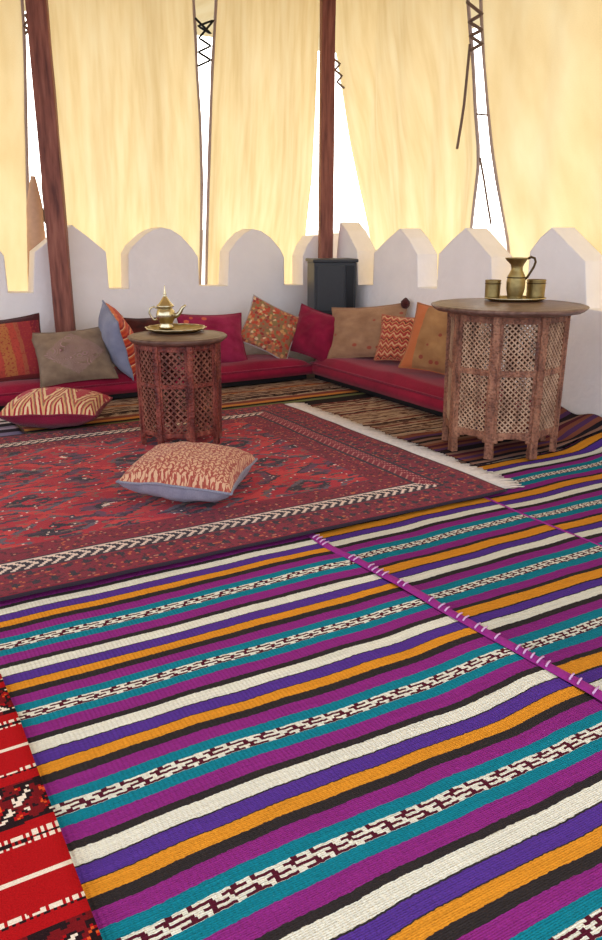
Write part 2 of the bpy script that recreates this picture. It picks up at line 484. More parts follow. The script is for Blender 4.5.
c_ikat = cover('red_tan_ikat_weave', f_ikat)
def f_ochre(n, u, v):
    c = n.ramp(n.noise(n.vec(u * 4, v * 4), 1, 3.0), [(.3, S(150, 104, 66)), (.7, S(180, 134, 88))], 'LINEAR')
    d, _ = n.voro(n.vec(u, v), 6)
    c = n.mix(d < .2, c, S(150, 74, 58)); return n.mix(u < .2, c, S(196, 110, 66))
c_ochre = cover('ochre_cotton', f_ochre)
def f_zig(n, u, v):
    z = (u * 3.2).tri() * .62 + .12
    w = n.noise(n.vec(u * 14, v * 14), 1, 2.0) - .5
    k = v + w * .08
    t = ((k - z) / .34)
    c = n.ramp(t.fract(), [(0, S(226, 196, 150)), (.28, S(166, 36, 52)), (.5, S(214, 168, 116)), (.72, S(150, 112, 84)), (.85, S(182, 60, 58))])
    c = n.mix(k > z + .1, c, S(176, 36, 56))
    inner = ((u * 6.4).tri() + (k * 7).tri()) < .5
    c = n.mix(inner * (k > z + .12), c, S(222, 176, 140))
    return c
c_zig = cover('cream_red_zigzag_weave', f_zig)
def f_bigk(n, u, v):
    a = (u * 9).fract(); b = (v * 8).fract()
    t = ((u * 15).sin() * .22 + v * 20 + (n.noise(n.vec(u * 34, v * 34), 1, 2.0)) * 1.6)
    s2 = (u * 17 + ((v * 15).fract() - .5).abs() * 1.5 + (n.noise(n.vec(u * 26, v * 26), 1, 2.0)) * 1.5).fract()
    c = n.mix(s2 > .42, S(176, 92, 74), S(214, 168, 132))
    c = n.mix((t.fract()) > .72, c, S(160, 74, 62))
    return c
c_bigk = cover('rust_cream_ikat_weave', f_bigk)
c_greyblue = cover('washed_blue_grey_cotton', lambda n, u, v: n.ramp(n.noise(n.vec(u * 5, v * 5), 1, 3.0), [(.3, S(128, 128, 146)), (.7, S(166, 164, 178))], 'LINEAR'))
c_pale = cover('pale_striped_backing', lambda n, u, v: n.ramp((v * 5).fract(), [(0, S(206, 198, 200)), (.45, S(110, 110, 130)), (.7, S(196, 176, 160))]))

# ------------------------------------------------------------------ setting
WB, WA, WT = 5.16, 3.22, .165          # inner faces of the two parapets, thickness
m = MB(); m.box((.5, 1.9, -.05), (7.5, 9.5, .1)); struct(m.done('floor', floor_m))

def parapet(name, outline, to3, depth):
    m = MB()
    sg = 1 if outline[-1][0] > outline[0][0] else -1
    L = [outline[0]]
    for t, z in outline[1:]:                     # a vertical jamb keeps a millimetre of slope
        pt = L[-1][0]
        L.append((max(t, pt + .001) if sg > 0 else min(t, pt - .001), z))
    cols = []
    for t, z in L:
        f0, f1 = m.v(to3(t, 0)), m.v(to3(t, z))
        cols.append((f0, f1, m.v(to3(t, 0) + depth), m.v(to3(t, z) + depth)))
    for c, d in zip(cols, cols[1:]):
        m.f([c[0], d[0], d[1], c[1]]); m.f([c[2], c[3], d[3], d[2]])
        m.f([c[1], d[1], d[3], c[3]]); m.f([c[0], c[2], d[2], d[0]])
    c = cols[0]; m.f([c[0], c[1], c[3], c[2]])
    c = cols[-1]; m.f([c[0], c[2], c[3], c[1]])
    return struct(m.done(name, plaster))
def pts(fn, l, axis):
    r = []
    for u, v in l:
        p = fn(u, v); r.append((p[axis], p.z))
    return r
LW = pts(lambda u, v: Wb(u, v, WB), [
    (4, 293), (4, 256), (-8, 240), (-30, 226), (-62, 256), (-62, 295), (-95, 295)][::-1] + [
    (33.5, 293), (35, 252), (52, 238), (72, 225), (88, 237), (106, 252), (109, 289),
    (129, 289), (128.5, 254), (133, 246), (146, 234), (154, 229.5), (162, 227.5), (171, 229.5), (181, 236), (192, 248), (198, 257), (199, 286),
    (228, 286), (229.5, 252), (236, 242), (245, 233), (253, 229), (261, 231), (271, 238), (280, 249), (284, 257), (284, 285),
    (303, 285), (303, 256), (307, 246), (314, 236)], 0)
LW = [(-1.6, LW[0][1])] + LW + [(WA + WT, LW[-1][1] + .02)]
parapet('wall_left', LW, lambda s, z: Vector((s, WB, z)), Vector((0, WT, 0)))
RW = pts(lambda u, v: Wa(u, v, WA), [
    (337, 252), (340, 222), (347, 231), (357, 251), (358, 285),
    (373, 285), (374, 253), (388, 239), (400, 228.5), (408, 238), (417, 254.5), (417.5, 287.5),
    (437, 289), (438, 254), (452, 240), (465.6, 228), (477, 241), (491, 257), (491.5, 296),
    (526, 298), (526, 251.5), (540, 238), (552, 227.5), (567, 243), (585, 261.5), (586, 309),
    (650, 318), (650, 262), (690, 226), (735, 270), (735, 330)], 1)
RW = [(WB, RW[0][1] - .1), (RW[0][0] + .002, RW[0][1] - .1)] + RW + [(-.6, RW[-1][1])]
parapet('wall_right', RW, lambda s, z: Vector((WA, s, z)), Vector((WT, 0, 0)))

# tent roof added for shade, wide eaves darkening the curtain tops; beams below
m = MB()
def roof_pt(a, b): return Vector((-2.6 + 8.4 * a, 1.2 + 7.0 * b, 2.90 + .16 * math.sin(math.pi * a) * math.sin(math.pi * min(1, b * 1.0)) + .01 * math.sin(a * 40)))
m.grid(40, 30, roof_pt, lambda a, b: (a * 7, b * 5.6))
struct(m.done('shading_roof', roof_canvas))
def beam(name, c, d):
    m = MB(); m.box(c, d); return struct(m.done(name, post_m, bevel=.01))
beam('trim_1', (.9, 5.04, 2.60), (4.8, .12, .15)); beam('trim_2', (3.10, 2.2, 2.60), (.12, 5.55, .15))

# posts
def post(px, py, b, label, w=.145):
    p = Wb(px, py, b)
    o = MB()
    n = 24
    for ring in range(1):
        g = []
        for i in range(n + 1):
            z = 2.525 * i / n; q = []
            for k, (sx, sy) in enumerate(((-1, -1), (1, -1), (1, 1), (-1, 1))):
                q.append(o.v((sx * w / 2 + .004 * vnoise(z * 4, k * 7), sy * w / 2 + .004 * vnoise(z * 4 + 9, k * 7), z)))
            g.append(q)
        for i in range(n):
            for k in range(4): o.f([g[i][k], g[i][(k + 1) % 4], g[i + 1][(k + 1) % 4], g[i + 1][k]])
        o.f(list(reversed(g[0]))); o.f(g[-1])
    ob = o.done('wooden_post', post_m, bevel=.008)
    ob.location = (p.x, p.y, 0)
    ob.rotation_euler = (0, 0, R(-20))
    return tag(ob, label, 'post', 'red-brown posts inside the parapet')
post(64, 310, 5.06, 'red-brown wooden post at the far left, behind the taupe cushion', .115)
post(325.5, 250, 5.055, 'red-brown wooden post in the corner, behind the dark metal cabinet', .095)

# ------------------------------------------------------------------ curtains
CB, CA = 5.49, 3.55
def edge_fn(poly, proj, axis):
    q = sorted([(proj(u, v).z, proj(u, v)[axis]) for u, v in poly])
    def f(z):
        if z <= q[0][0]: return q[0][1]
        if z >= q[-1][0]: 
            (z0, s0), (z1, s1) = q[-2], q[-1]
            return s1 + (s1 - s0) / (z1 - z0) * (z - z1) * .5
        for (z0, s0), (z1, s1) in zip(q, q[1:]):
            if z0 <= z <= z1: return s0 + (s1 - s0) * (z - z0) / (z1 - z0)
    return f
def curtain(side, left, right, label, seed, hems):
    proj = (lambda u, v: Wb(u, v, CB)) if side == 'L' else (lambda u, v: Wa(u, v, CA))
    ax = 0 if side == 'L' else 1
    fl = edge_fn(left, proj, ax) if isinstance(left, list) else (lambda z: left)
    fr = edge_fn(right, proj, ax) if isinstance(right, list) else (lambda z: right)
    z0, z1 = .12, 2.88
    root = thing('canvas_curtain', label, 'curtain', (0, 0, 0), 0, 'canvas curtains outside the parapet')
    def pt(i, j):
        z = z0 + (z1 - z0) * j; s = fl(z) + (fr(z) - fl(z)) * i
        d = .03 * math.sin(s * 7.0 + seed + .6 * math.sin(z * 1.3)) + .016 * math.sin(s * 17 + seed * 2 + z * .8) + .05 * vnoise(s * 2.2 + seed, z * .7) + .03 * vnoise(s * 6 + seed, z * 1.5)
        e = min(i, 1 - i); d *= min(1, .25 + e * 6)
        return Vector((s, CB + d, z)) if side == 'L' else Vector((CA + d, s, z))
    m = MB(); m.grid(90, 60, pt, lambda i, j: (i * 2.2 + seed, j * 2.8))
    m.done('cloth', canvas, root)
    for h in hems:
        m = MB(); m.tube([pt(h, j / 40) for j in range(41)], .011, 6, lambda t: 1 + .35 * vnoise(t * 14, seed)); o = m.done('hem', hem_m, root)
        o['label'] = 'rolled canvas hem along the slit, coloured mauve-grey for shade'
    return root
curtain('L', -1.8, [(22, 0), (24, 30), (25, 60), (26, 120), (27.5, 180), (29, 240), (30, 290)], 'cream canvas curtain at the far left, left of the slit beside the post', 1.3, [1])
curtain('L', [(42, 0), (46, 60), (50, 120), (55, 180), (58, 240), (60, 290)], [(194, 0), (196, 40), (197, 70), (200, 120), (201.5, 180), (201, 240), (200, 285)], 'cream canvas curtain between the left post and the long bright slit', 4.1, [1])
curtain('L', [(216, 0), (214, 40), (212.5, 70), (211, 120), (209, 180), (207, 240), (206, 285)], [(319, 0), (317, 60), (315, 120), (312, 180), (306, 230), (301, 285)], 'cream canvas curtain between the long bright slit and the corner post', 7.7, [0])
curtain('R', [(334, 0), (336, 50), (342, 90), (350, 140), (359, 190), (369, 235), (374, 290)], [(467, 0), (470, 40), (472, 60), (475.5, 110), (479.5, 150), (479, 170), (474, 210), (471, 240), (470, 290)], 'cream canvas curtain right of the corner post, up to the laced slit', 2.9, [1])
curtain('R', [(480, 0), (482, 40), (483, 60), (487, 110), (491, 150), (496, 180), (503, 215), (508, 240), (512, 290)], -.4, 'cream canvas curtain at the far right, behind the pitcher and cups', 5.2, [0])
def cord(name, pxs, side, r, label, cat, mt=cord_m, off=.05, group=None):
    proj = (lambda u, v: Wb(u, v, CB - off)) if side == 'L' else (lambda u, v: Wa(u, v, CA - off))
    p = [proj(u, v) for u, v in pxs]
    q = []
    for i in range(len(p) - 1):
        for k in range(6): q.append(p[i].lerp(p[i + 1], k / 6))
    q.append(p[-1])
    m = MB(); m.tube(q, r, 6); return tag(m.done(name, mt), label, cat, group)
cord('lacing_cord', [(195, 18), (211, 34), (198, 26), (214, 20), (199, 38), (211, 46), (198, 52), (211, 60), (198, 66)], 'L', .008, 'dark lacing cord criss-crossing the top of the long bright slit', 'cord', black_dark)
cord('lacing_cord', [(467, 2), (482, 14), (469, 22), (482, 30), (470, 36), (482, 44), (471, 50)], 'R', .010, 'brown lacing cord closing the top of the slit on the right', 'cord')
cord('lacing_cord', [(25, 14), (28, 20), (24, 26), (29, 30), (25, 34)], 'L', .008, 'short lacing cord at the top of the slit beside the left post', 'cord')
cord('lacing_cord', [(333, 58), (340, 64), (335, 70), (342, 76), (337, 82), (344, 88)], 'R', .008, 'short lacing cord just right of the corner post', 'cord')
cord('hanging_cord', [(470, 44), (467, 75), (464, 105), (461, 125), (457, 149)], 'R', .009, 'loose dark cord end dangling left of the laced slit on the right', 'cord')
cord('hanging_cord', [(480, 158), (484, 180), (487, 200), (491, 224)], 'R', .007, 'thin cord hanging inside the bright slit on the right, above the pitcher', 'cord')
cord('hanging_cord', [(477, 114), (482, 114.6), (487, 115)], 'R', .006, 'short cross tie spanning the bright slit on the right', 'cord')
cord('hanging_cord', [(43, 160), (42, 185), (44, 205), (47, 225), (45, 222), (42.5, 208)], 'L', .006, 'thin looped cord beside the left post', 'cord', off=.12)
m = MB()
cp = [Wb(u, v, CB - .1) for u, v in ((33, 176), (34, 195), (35, 215), (36.5, 240), (37, 268), (37.5, 290))]
m.tube([cp[i].lerp(cp[i + 1], k / 5) for i in range(5) for k in range(5)] + [cp[-1]], .045, 12, lambda t: .35 + .9 * min(1, t * 3) + .2 * vnoise(t * 12, 3))
tag(m.done('rolled_canvas_flap', flap_m), 'pinkish-brown rolled canvas flap in the slit beside the left post', 'canvas flap')

# ------------------------------------------------------------------ cabinet in the corner
pc = P(332, 258, .80)
cx, cy = 3.02, 4.80
cab = thing('metal_cabinet', 'dark grey metal cabinet standing in the corner in front of the post', 'cabinet', (cx, cy, 0), R(-18))
m = MB(); m.box((0, 0, .61), (.30, .23, .36)); m.done('body', black_m, cab, bevel=.008)
m = MB(); m.box((0, 0, .797), (.325, .25, .022)); m.done('top_plate', black_m, cab, bevel=.006)
m = MB(); m.box((0, 0, .215), (.2, .2, .43)); m.done('pedestal', black_dark, cab, bevel=.006)
m = MB(); m.box((-.035, -.118, .61), (.2, .012, .31)); o = m.done('front_panel', black_m, cab, bevel=.004)
m = MB(); m.box((.105, -.118, .61), (.055, .010, .31)); o = m.done('side_strip', black_dark, cab, bevel=.003); o['label'] = 'black strip beside the grey front panel'
m = MB(); m.box((0, 0, .437), (.31, .24, .016)); m.done('bottom_plate', black_dark, cab, bevel=.005)

# ------------------------------------------------------------------ mattresses
def mattress(name, x0, x1, y0, y1, h, label, seed, z0=.045):
    m = MB()
    w, d = x1 - x0, y1 - y0
    def pt_top(i, j):
        x, y = i * 2 - 1, j * 2 - 1
        e = ((1 - abs(x) ** 14) * (1 - abs(y) ** 6)) ** .5
        z = h * .55 + h * .47 * e + .018 * vnoise(i * w * 3 + seed, j * d * 3) * e + .008 * vnoise(i * w * 9 + seed, j * 9) * e
        bulge = 0
        return Vector((x0 + w * i, y0 + d * j, z0 + z))
    nu, nv = int(w * 40), int(d * 40)
    g = m.grid(nu, nv, pt_top, lambda a, b: (a * w, b * d))
    def side(idx, out):
        rows = []
        for (i, j) in idx:
            p = g[i][j].co; col = [g[i][j]]
            for k in range(1, 6):
                t = k / 5
                bz = .020 * math.sin(math.pi * t) + .006 * vnoise((p.x + p.y) * 7, t * 3)
                col.append(m.v((p.x + out[0] * bz, p.y + out[1] * bz, z0 + (p.z - z0) * (1 - t))))
            rows.append(col)
        for a, b in zip(rows, rows[1:]):
            for k in range(5): m.f([a[k], a[k + 1], b[k + 1], b[k]], [(a[k].co.x + a[k].co.y, a[k].co.z)] * 4, True)
    side([(i, 0) for i in range(nu + 1)], (0, -1)); side([(i, nv) for i in range(nu + 1)], (0, 1))
    side([(0, j) for j in range(nv + 1)], (-1, 0)); side([(nu, j) for j in range(nv + 1)], (1, 0))
    root = thing(name, label, 'floor mattress', (x0 + w / 2, y0 + d / 2, z0), 0, 'crimson floor mattresses along the parapet')
    o = m.done('cover', crimson, root); o.matrix_parent_inverse = Matrix.Translation((-(x0 + w / 2), -(y0 + d / 2), -z0))
    m = MB(); m.box(((x0 + x1) / 2, (y0 + y1) / 2 + .01, .012 + (z0 - .012) / 2), (w - .05, d - .05, z0 - .012)); o = m.done('base_board', black_dark, root); o.matrix_parent_inverse = Matrix.Translation((-(x0 + w / 2), -(y0 + d / 2), -z0))
    m = MB()
    L = [(x0, y0), (x1, y0), (x1, y1), (x0, y1), (x0, y0)]
    q = []
    for (ax, ay), (bx, by) in zip(L, L[1:]):
        for k in range(30): q.append((ax + (bx - ax) * k / 30, ay + (by - ay) * k / 30, z0 + h * .56))
    q.append((x0, y0, z0 + h * .56))
    m.tube(q, .007, 6); o = m.done('piping', c_maroon, root); o.matrix_parent_inverse = Matrix.Translation((-(x0 + w / 2), -(y0 + d / 2), -z0))
    return root
mattress('floor_mattress', -1.2, 2.745, 4.60, 4.975, .112, 'long crimson floor mattress along the left parapet, under the cushions', 2)
mattress('floor_mattress', 2.752, 3.195, 3.02, 4.63, .132, 'crimson floor mattress along the right parapet, ending behind the larger table', 5)

# ------------------------------------------------------------------ rugs
def sheet(m, x0, x1, y0, y1, z, amp, seed, th=.006, step=.03, zfn=None, xe=None):
    nu, nv = max(2, int((x1 - x0) / step)), max(2, int((y1 - y0) / step))
    def zz(x, y):
        r = z + amp * (vnoise(x * 3.1 + seed, y * 3.1) + .5) + .5 * amp * (vnoise(x * 8 + seed, y * 8) + .5)
        return r + (zfn(x, y) if zfn else 0)
    def pt(i, j):
        y = y0 + (y1 - y0) * j; a0, a1 = (xe(y) if xe else (x0, x1)); x = a0 + (a1 - a0) * i
        ex = .006 * vnoise(y * 6, seed) * (1 if i in (0, 1) else 0)
        return Vector((x + ex, y + (.006 * vnoise(x * 6, seed + 4) if j in (0, 1) else 0), zz(x, y)))
    def uvf(i, j):
        y = y0 + (y1 - y0) * j; a0, a1 = (xe(y) if xe else (x0, x1)); return (a0 + (a1 - a0) * i, y)
    return m.grid(nu, nv, pt, uvf)
def climb(x, y):                       # the rugs ride up a little against the right parapet
    t = max(0.0, (x - 2.80) / .40); f = max(0.0, min(1.0, (y - 1.7) / .5)) * max(0.0, min(1.0, (3.0 - y) / .12))
    return .085 * t ** 1.4 * f + .012 * f * min(1, t * 3) * math.sin(y * 26 + x * 9)
rug = thing('striped_rug', 'large flatwoven rug with white, orange, violet, magenta and teal stripes', 'rug', (1.6, 1.2, 0))
def child(o, root): o.matrix_parent_inverse = Matrix.Translation(-root.location); return o
SX = 1.29; SX2 = 2.03; SX3 = 2.66
sx1 = lambda y: SX - .03 + .06 * (2.09 - y)
m = MB(); sheet(m, -.9, SX, -.3, 2.44, .006, .004, 1, step=.02, xe=lambda y: (-.9, sx1(y))); child(m.done('woven_strip', strip_l, rug, solid=.004), rug)
m = MB(); sheet(m, SX, SX2, -.3, 2.44, .006, .004, 1, step=.02, xe=lambda y: (sx1(y), SX2)); child(m.done('woven_strip', strip_r, rug, solid=.004), rug)
m = MB(); sheet(m, SX2, 3.20, -.3, 2.44, .006, .004, 1, step=.02, zfn=climb); child(m.done('woven_strip', strip_s, rug, solid=.004), rug)
def seam(x, y0, y1, seed):
    m = MB(); n = 120
    q = [(x + -.03 + .06 * (2.09 - (y0 + (y1 - y0) * i / n)) + .016 * vnoise(i * .12, seed), y0 + (y1 - y0) * i / n, .0145 + .002 * vnoise(i * .4, seed)) for i in range(n + 1)]
    for i in range(n):
        pass
    m.grid(6, n, lambda a, b: Vector((q[round(b * n)][0] + (a - .5) * .034, q[round(b * n)][1], q[round(b * n)][2] + .005 * (1 - (2 * a - 1) ** 2) - .003)))
    s = child(m.done('seam', seam_m, rug), rug); s['label'] = 'raised purple seam joining two woven strips'
    m = MB()
    for i in [k for k in range(2, n - 2) if hsh(k, 7) > .42]:
        p = Vector(q[i]); m.tube([p + Vector((-.012 - .006 * hsh(i), -.006, .003)), p + Vector((0, 0, .0055)), p + Vector((.012 + .006 * hsh(i, 2), .006, .003))], .0026, 5)
    st = m.done('stitching', stitch_m, s)
    st['kind'] = 'stuff'; st['label'] = 'small pale cross stitches on the purple seam'
seam(SX, -.25, 2.44, 3)
m = MB(); 
q2 = [(SX2 + .02 * vnoise(i * .1, 9), -.25 + 2.69 * i / 90, .0145) for i in range(91)]
m.grid(4, 90, lambda a, b: Vector((q2[round(b * 90)][0] + (a - .5) * .010, q2[round(b * 90)][1], .0125 + .003 * (1 - (2 * a - 1) ** 2))))
s = child(m.done('seam', seam_m, rug), rug); s['label'] = 'narrow purple seam joining two woven strips'

# red oriental rug over it
org = thing('oriental_rug', 'deep red oriental rug with diamond field, chevron border and cream fringe', 'rug', (.8, 3.02, 0))
m = MB(); sheet(m, -2.0, 2.14, 2.09, 3.93, .022, .004, 8, step=.025); child(m.done('pile_field', oriental_m, org, solid=.006), org)
m = MB()
m.grid(8, 140, lambda a, b: Vector((2.135 + .105 * a + .012 * vnoise(b * 40, 3) * a, 2.12 + 1.8 * b, .023 - .006 * a + .004 * vnoise(a * 3, b * 90))))
fr = child(m.done('fringe', fringe_m, org), org); fr['label'] = 'cream woven fringe band on the right end'
m = MB()
for i in range(230):
    y = 2.125 + 1.79 * (i + .5 * hsh(i)) / 230
    l = .10 + .045 * hsh(i, 3); dy = .02 * (hsh(i, 5) - .5)
    m.tube([(2.145, y, .0265), (2.145 + l * .5, y + dy * .4, .025), (2.145 + l, y + dy, .0165)], .0032, 5)
tt = m.done('tassel_threads', fringe_m, fr); tt['kind'] = 'stuff'

# bright red kilim, lower left
m = MB(); sheet(m, -1.1, .19, -.2, 1.72, .0175, .004, 13, step=.02)
tag(m.done('red_kilim', kilim_m, solid=.004), 'bright red kilim with black and white motif bands, lower left foreground', 'rug')
# beige brown striped rug in the corner
m = MB(); sheet(m, 0.72, 3.20, 2.46, 4.63, .004, .003, 17, step=.03)
tag(m.done('beige_striped_rug', beige_m, solid=.003), 'beige and brown finely striped rug in the corner, under the larger table', 'rug')
m = MB(); sheet(m, -1.6, .70, 3.96, 4.58, .005, .006, 21, step=.02)
tag(m.done('lavender_striped_rug', lav_m, solid=.004), 'lavender and black striped rug at the left edge, behind the oriental rug', 'rug')

m = MB(); sheet(m, 2.30, 3.20, 2.455, 3.0, .0125, .003, 25, step=.02, zfn=climb)
tag(m.done('dark_striped_rug', darkrug_m, solid=.003), 'dark brown and maroon striped rug under the larger table, rumpled by the wall', 'rug')
# ------------------------------------------------------------------ cushions
CUSH = []
def cushion(label, center, w, h, t, face, lean, roll, front, back, seed, group=None, k=.09, name='cushion', cat='cushion', piping=None, pw=.5, round_=False, flat_=False, sag=0.0):
    n_az, al = R(face), R(lean)
    if flat_:
        n = Vector((0, 0, 1)); up = Vector((math.cos(n_az), math.sin(n_az), 0))
        tilt = Matrix.Rotation(al, 3, n.cross(up)); n = tilt @ n; up = tilt @ up
    else:
        n = Vector((math.cos(n_az) * math.cos(al), math.sin(n_az) * math.cos(al), math.sin(al)))
        up = Vector((-math.cos(n_az) * math.sin(al), -math.sin(n_az) * math.sin(al), math.cos(al)))
    up = Matrix.Rotation(R(roll), 3, n) @ up
    x = up.cross(n); y = -n
    M = Matrix((x, y, up)).transposed().to_4x4()
    c = Vector((0, 0, 0))
    root = thing(name, label, cat, (0, 0, 0), 0, group)
    M.translation = c - up * (h / 2)
    if flat_: M.translation = c - n * (t / 2)
    root.matrix_world = M
    off = Vector((0, 0, h / 2)) if not flat_ else Vector((0, -t / 2, 0))
    def edge(u, v):
        if round_:
            a, b = u * math.sqrt(1 - v * v / 2), v * math.sqrt(1 - u * u / 2)
            return a * w / 2, b * h / 2
        return u * w / 2 * (1 - k * (1 - v * v) * abs(u) ** 2), v * h / 2 * (1 - k * (1 - u * u) * abs(v) ** 2)
    def surf(sgn):
        def fn(i, j):
            u, v = i * 2 - 1, j * 2 - 1
            ex, ez = edge(u, v)
            e = max(0, (1 - u * u) * (1 - v * v)) ** pw
            wr = 1 + .16 * vnoise(u * 2 + seed, v * 2 + sgn * 3) + .07 * vnoise(u * 6 + seed, v * 6)
            # puckers near the rim
            yy = t / 2 * e * wr + .010 * vnoise(u * 9 + seed, v * 9) * e
            drop = -sag * (1 - v) * .5 * (1 - u * u)
            return Vector((ex, sgn * yy + .008 * vnoise(u * 3 + seed, v * 3), ez)) + off
        return fn
    m = MB(); m.grid(28, 28, surf(-1)); m.done('front_panel', front, root)
    m = MB(); m.grid(28, 28, surf(1), flip=True); m.done('back_panel', back, root)
    q = []
    K = 28
    s = surf(-1)
    for i in range(K): q.append(s(i / K, 0))
    for i in range(K): q.append(s(1, i / K))
    for i in range(K): q.append(s(1 - i / K, 1))
    for i in range(K + 1): q.append(s(0, 1 - i / K))
    m = MB(); m.tube(q, .005, 6); m.done('piping', piping or back, root)
    low = min((M @ v.co).z for o in root.children if o.type == 'MESH' for v in o.data.vertices)
    u_, v_, rest = center
    p = P(u_, v_, rest - low)                     # the cushion rests with its lowest point at this height
    M.translation += Vector((p.x, p.y, rest - low)); root.matrix_world = M
    CUSH.append((label[:30], round(p.x, 2), round(p.y, 2), round(p.z, 2)))
    return root
GL = 'cushions leaning along the left parapet'; GR = 'cushions leaning along the right parapet'
MT = .20
def cl(u, v): return (u, v, .122)
def cr(u, v, rest=.165): return (u, v, rest)
cushion('orange and dark red panelled cushion at the far left end of the mattress', cl(5, 351), .48, .40, .14, -92, 25, 4, c_orange, c_dark, 1, GL)
cushion('taupe embroidered cushion leaning in front of the left post', cl(74, 356), .45, .345, .13, -96, 33, 3, c_taupe, c_taupe, 2, GL)
cushion('cushion with grey-blue back and red striped face, turned edge-on beside the taupe cushion', cl(118, 340), .38, .385, .19, -8, 14, 15, c_redstripe, c_blue, 3, GL, k=.03)
cushion('dark brown cushion mostly hidden behind the brass teapot', cl(150, 344), .34, .36, .13, -92, 20, 0, c_dark, c_dark, 4, GL)
cushion('crimson embroidered cushion just right of the teapot table', cl(213, 340), .46, .365, .13, -93, 24, -2, c_crimemb, c_maroon, 5, GL)
cushion('multicoloured floral cushion tilted on one corner, left of the plain crimson one', cl(270, 329), .38, .35, .12, -102, 24, -28, c_suzani, c_pale, 6, GL)
cushion('plain crimson cushion in the corner below the metal cabinet', cl(315, 334), .36, .335, .12, -145, 22, -14, c_maroon, c_maroon, 7, GR)
t8 = cushion('wide tan cushion with a dark corner tassel, right of the plain crimson one', cr(367, 332, .15), .55, .37, .11, -150, 24, 7, c_tan, c_tan, 8, GR)
m = MB(); m.lathe([(.002, 0), (.018, .004), (.03, .02), (.03, .045), (.018, .06), (.006, .072)], 12); o = m.done('tassel', c_dark, t8); o.location = (.258, -.01, .325); o['label'] = 'dark brown pompom tassel on the corner'
cushion('red and tan ikat striped cushion between the two tan ones', cr(402, 339, .192), .33, .30, .09, -150, 20, 0, c_ikat, c_ikat, 9, GR)
cushion('ochre cushion half hidden behind the larger table', cr(441, 341, .175), .42, .40, .13, -150, 22, -6, c_ochre, c_ochre, 10, GR)
cushion('cream and red zigzag floor cushion lying on the rugs at the left', (57, 407, .012), .49, .42, .19, 62, 0, 0, c_zig, c_maroon, 11, None, k=.06, name='floor_cushion', cat='floor cushion', flat_=True, pw=.42)
cushion('large rust and cream ikat floor cushion lying on the oriental rug', (191, 470, .034), .43, .42, .18, 141, -3, 0, c_bigk, c_greyblue, 12, None, k=.07, name='floor_cushion', cat='floor cushion', flat_=True, pw=.36)

# ------------------------------------------------------------------ carved tables
def carved_table(label, loc, Rb, H, Rt, leg_ang, wm, lm, tm, seed, taper, pitch, clear):
    root = thing('carved_table', label, 'side table', loc, 0, 'carved octagonal side tables')
    A = [R(leg_ang + 45 * k) for k in range(8)]
    ztop = H - .028
    def cor(k, z):
        r = Rb * (1 - taper + taper * z / H); return Vector((r * math.cos(A[k % 8]), r * math.sin(A[k % 8]), z))
    # top: round slab with a moulded edge
    m = MB(); m.lathe([(.0, H - .03), (Rt * .86, H - .03), (Rt * .93, H - .026), (Rt * .985, H - .016), (Rt, H - .008), (Rt * .985, H - .001), (Rt * .94, H), (Rt * .90, H - .003), (Rt * .86, H), (0.0, H)], 48,
                      lambda a, r, z: 1 + .010 * math.cos(16 * a) * (1 if r > Rt * .8 else 0), cap=False)
    m.done('table_top', tm, root)
    foot = H * clear
    lw = Rb * .135
    for k in range(8):                                   # legs: turned and notched stiles
        m = MB(); a = A[k]
        Mx = Matrix.Rotation(a, 4, 'Z')
        n = 16
        for i in range(n):
            z0 = ztop * i / n; z1 = ztop * (i + 1) / n
            c = cor(k, (z0 + z1) / 2); rr = (c.x ** 2 + c.y ** 2) ** .5
            wd = lw * (1.0 if i % 2 else .86)
            if i == 0: wd = lw * 1.1
            m.box((rr - lw * .42, 0, (z0 + z1) / 2), (lw * .8, wd, z1 - z0 + .0005), Mx)
        m.done('leg', wm, root, bevel=.002, seg=1)
    for k in range(8):
        p0, p1 = cor(k, 0), cor(k + 1, 0)
        nrm = ((p0 + p1) / 2).normalized()
        shr = .04
        def q(t, z):
            a, b = cor(k, z), cor(k + 1, z); return a.lerp(b, t) - nrm * .012
        L = (p1 - p0).length; lt = lw * .42 / L
        t0, t1 = lt, 1 - lt
        rail = H * .045
        zb, zm, zt = foot + rail, H * .58, ztop
        m = MB()
        for z, hh in ((zb, rail), (zm, rail * .9), (zt - rail * .6, rail * 1.2)):
            m.bar(q(t0, z), q(t1, z), hh, .016, nrm)
        st = .016 / L * (Rb / .27)
        for t in (t0 + st * .5, t1 - st * .5):
            m.bar(q(t, zb), q(t, zt - rail), st * L, .014, nrm)
        # scalloped apron below the bottom rail
        for s in range(7):
            tt = t0 + (t1 - t0) * (s + .5) / 7; drop = foot * .7 * max(0, abs(tt - .5) * 2 - .35)
            if drop > .004: m.bar(q(tt, zb - rail * .4), q(tt, zb - rail * .5 - drop), (t1 - t0) * L / 7, .012, nrm)
        pan = m.done('side_panel', wm, root, bevel=.0015, seg=1)
        m = MB()
        for (z0, z1) in ((zb + rail * .4, zm - rail * .4), (zm + rail * .4, zt - rail * 1.1)):
            a0, a1 = (t0 + st) * L, (t1 - st) * L
            sp = pitch
            W_, H_ = a1 - a0, z1 - z0
            nn = int((W_ + H_) / sp) + 1
            for d in (1, -1):
                for i in range(-nn, nn + 1):
                    c = i * sp
                    # line: y = d*x + c  clipped to the opening
                    xs = []
                    lo, hi = 0.0, W_
                    if d == 1: lo = max(lo, -c); hi = min(hi, H_ - c)
                    else: lo = max(lo, c - H_); hi = min(hi, c)
                    if hi - lo < .004: continue
                    f = lambda x: q((a0 + x) / L, z0 + (d * x + c)) - nrm * (.001 * d)
                    m.bar(f(lo), f(hi), sp * .25, .006, nrm)
        m.done('lattice', lm, pan, weld=False)
    # inner lining boards hold the top
    return root
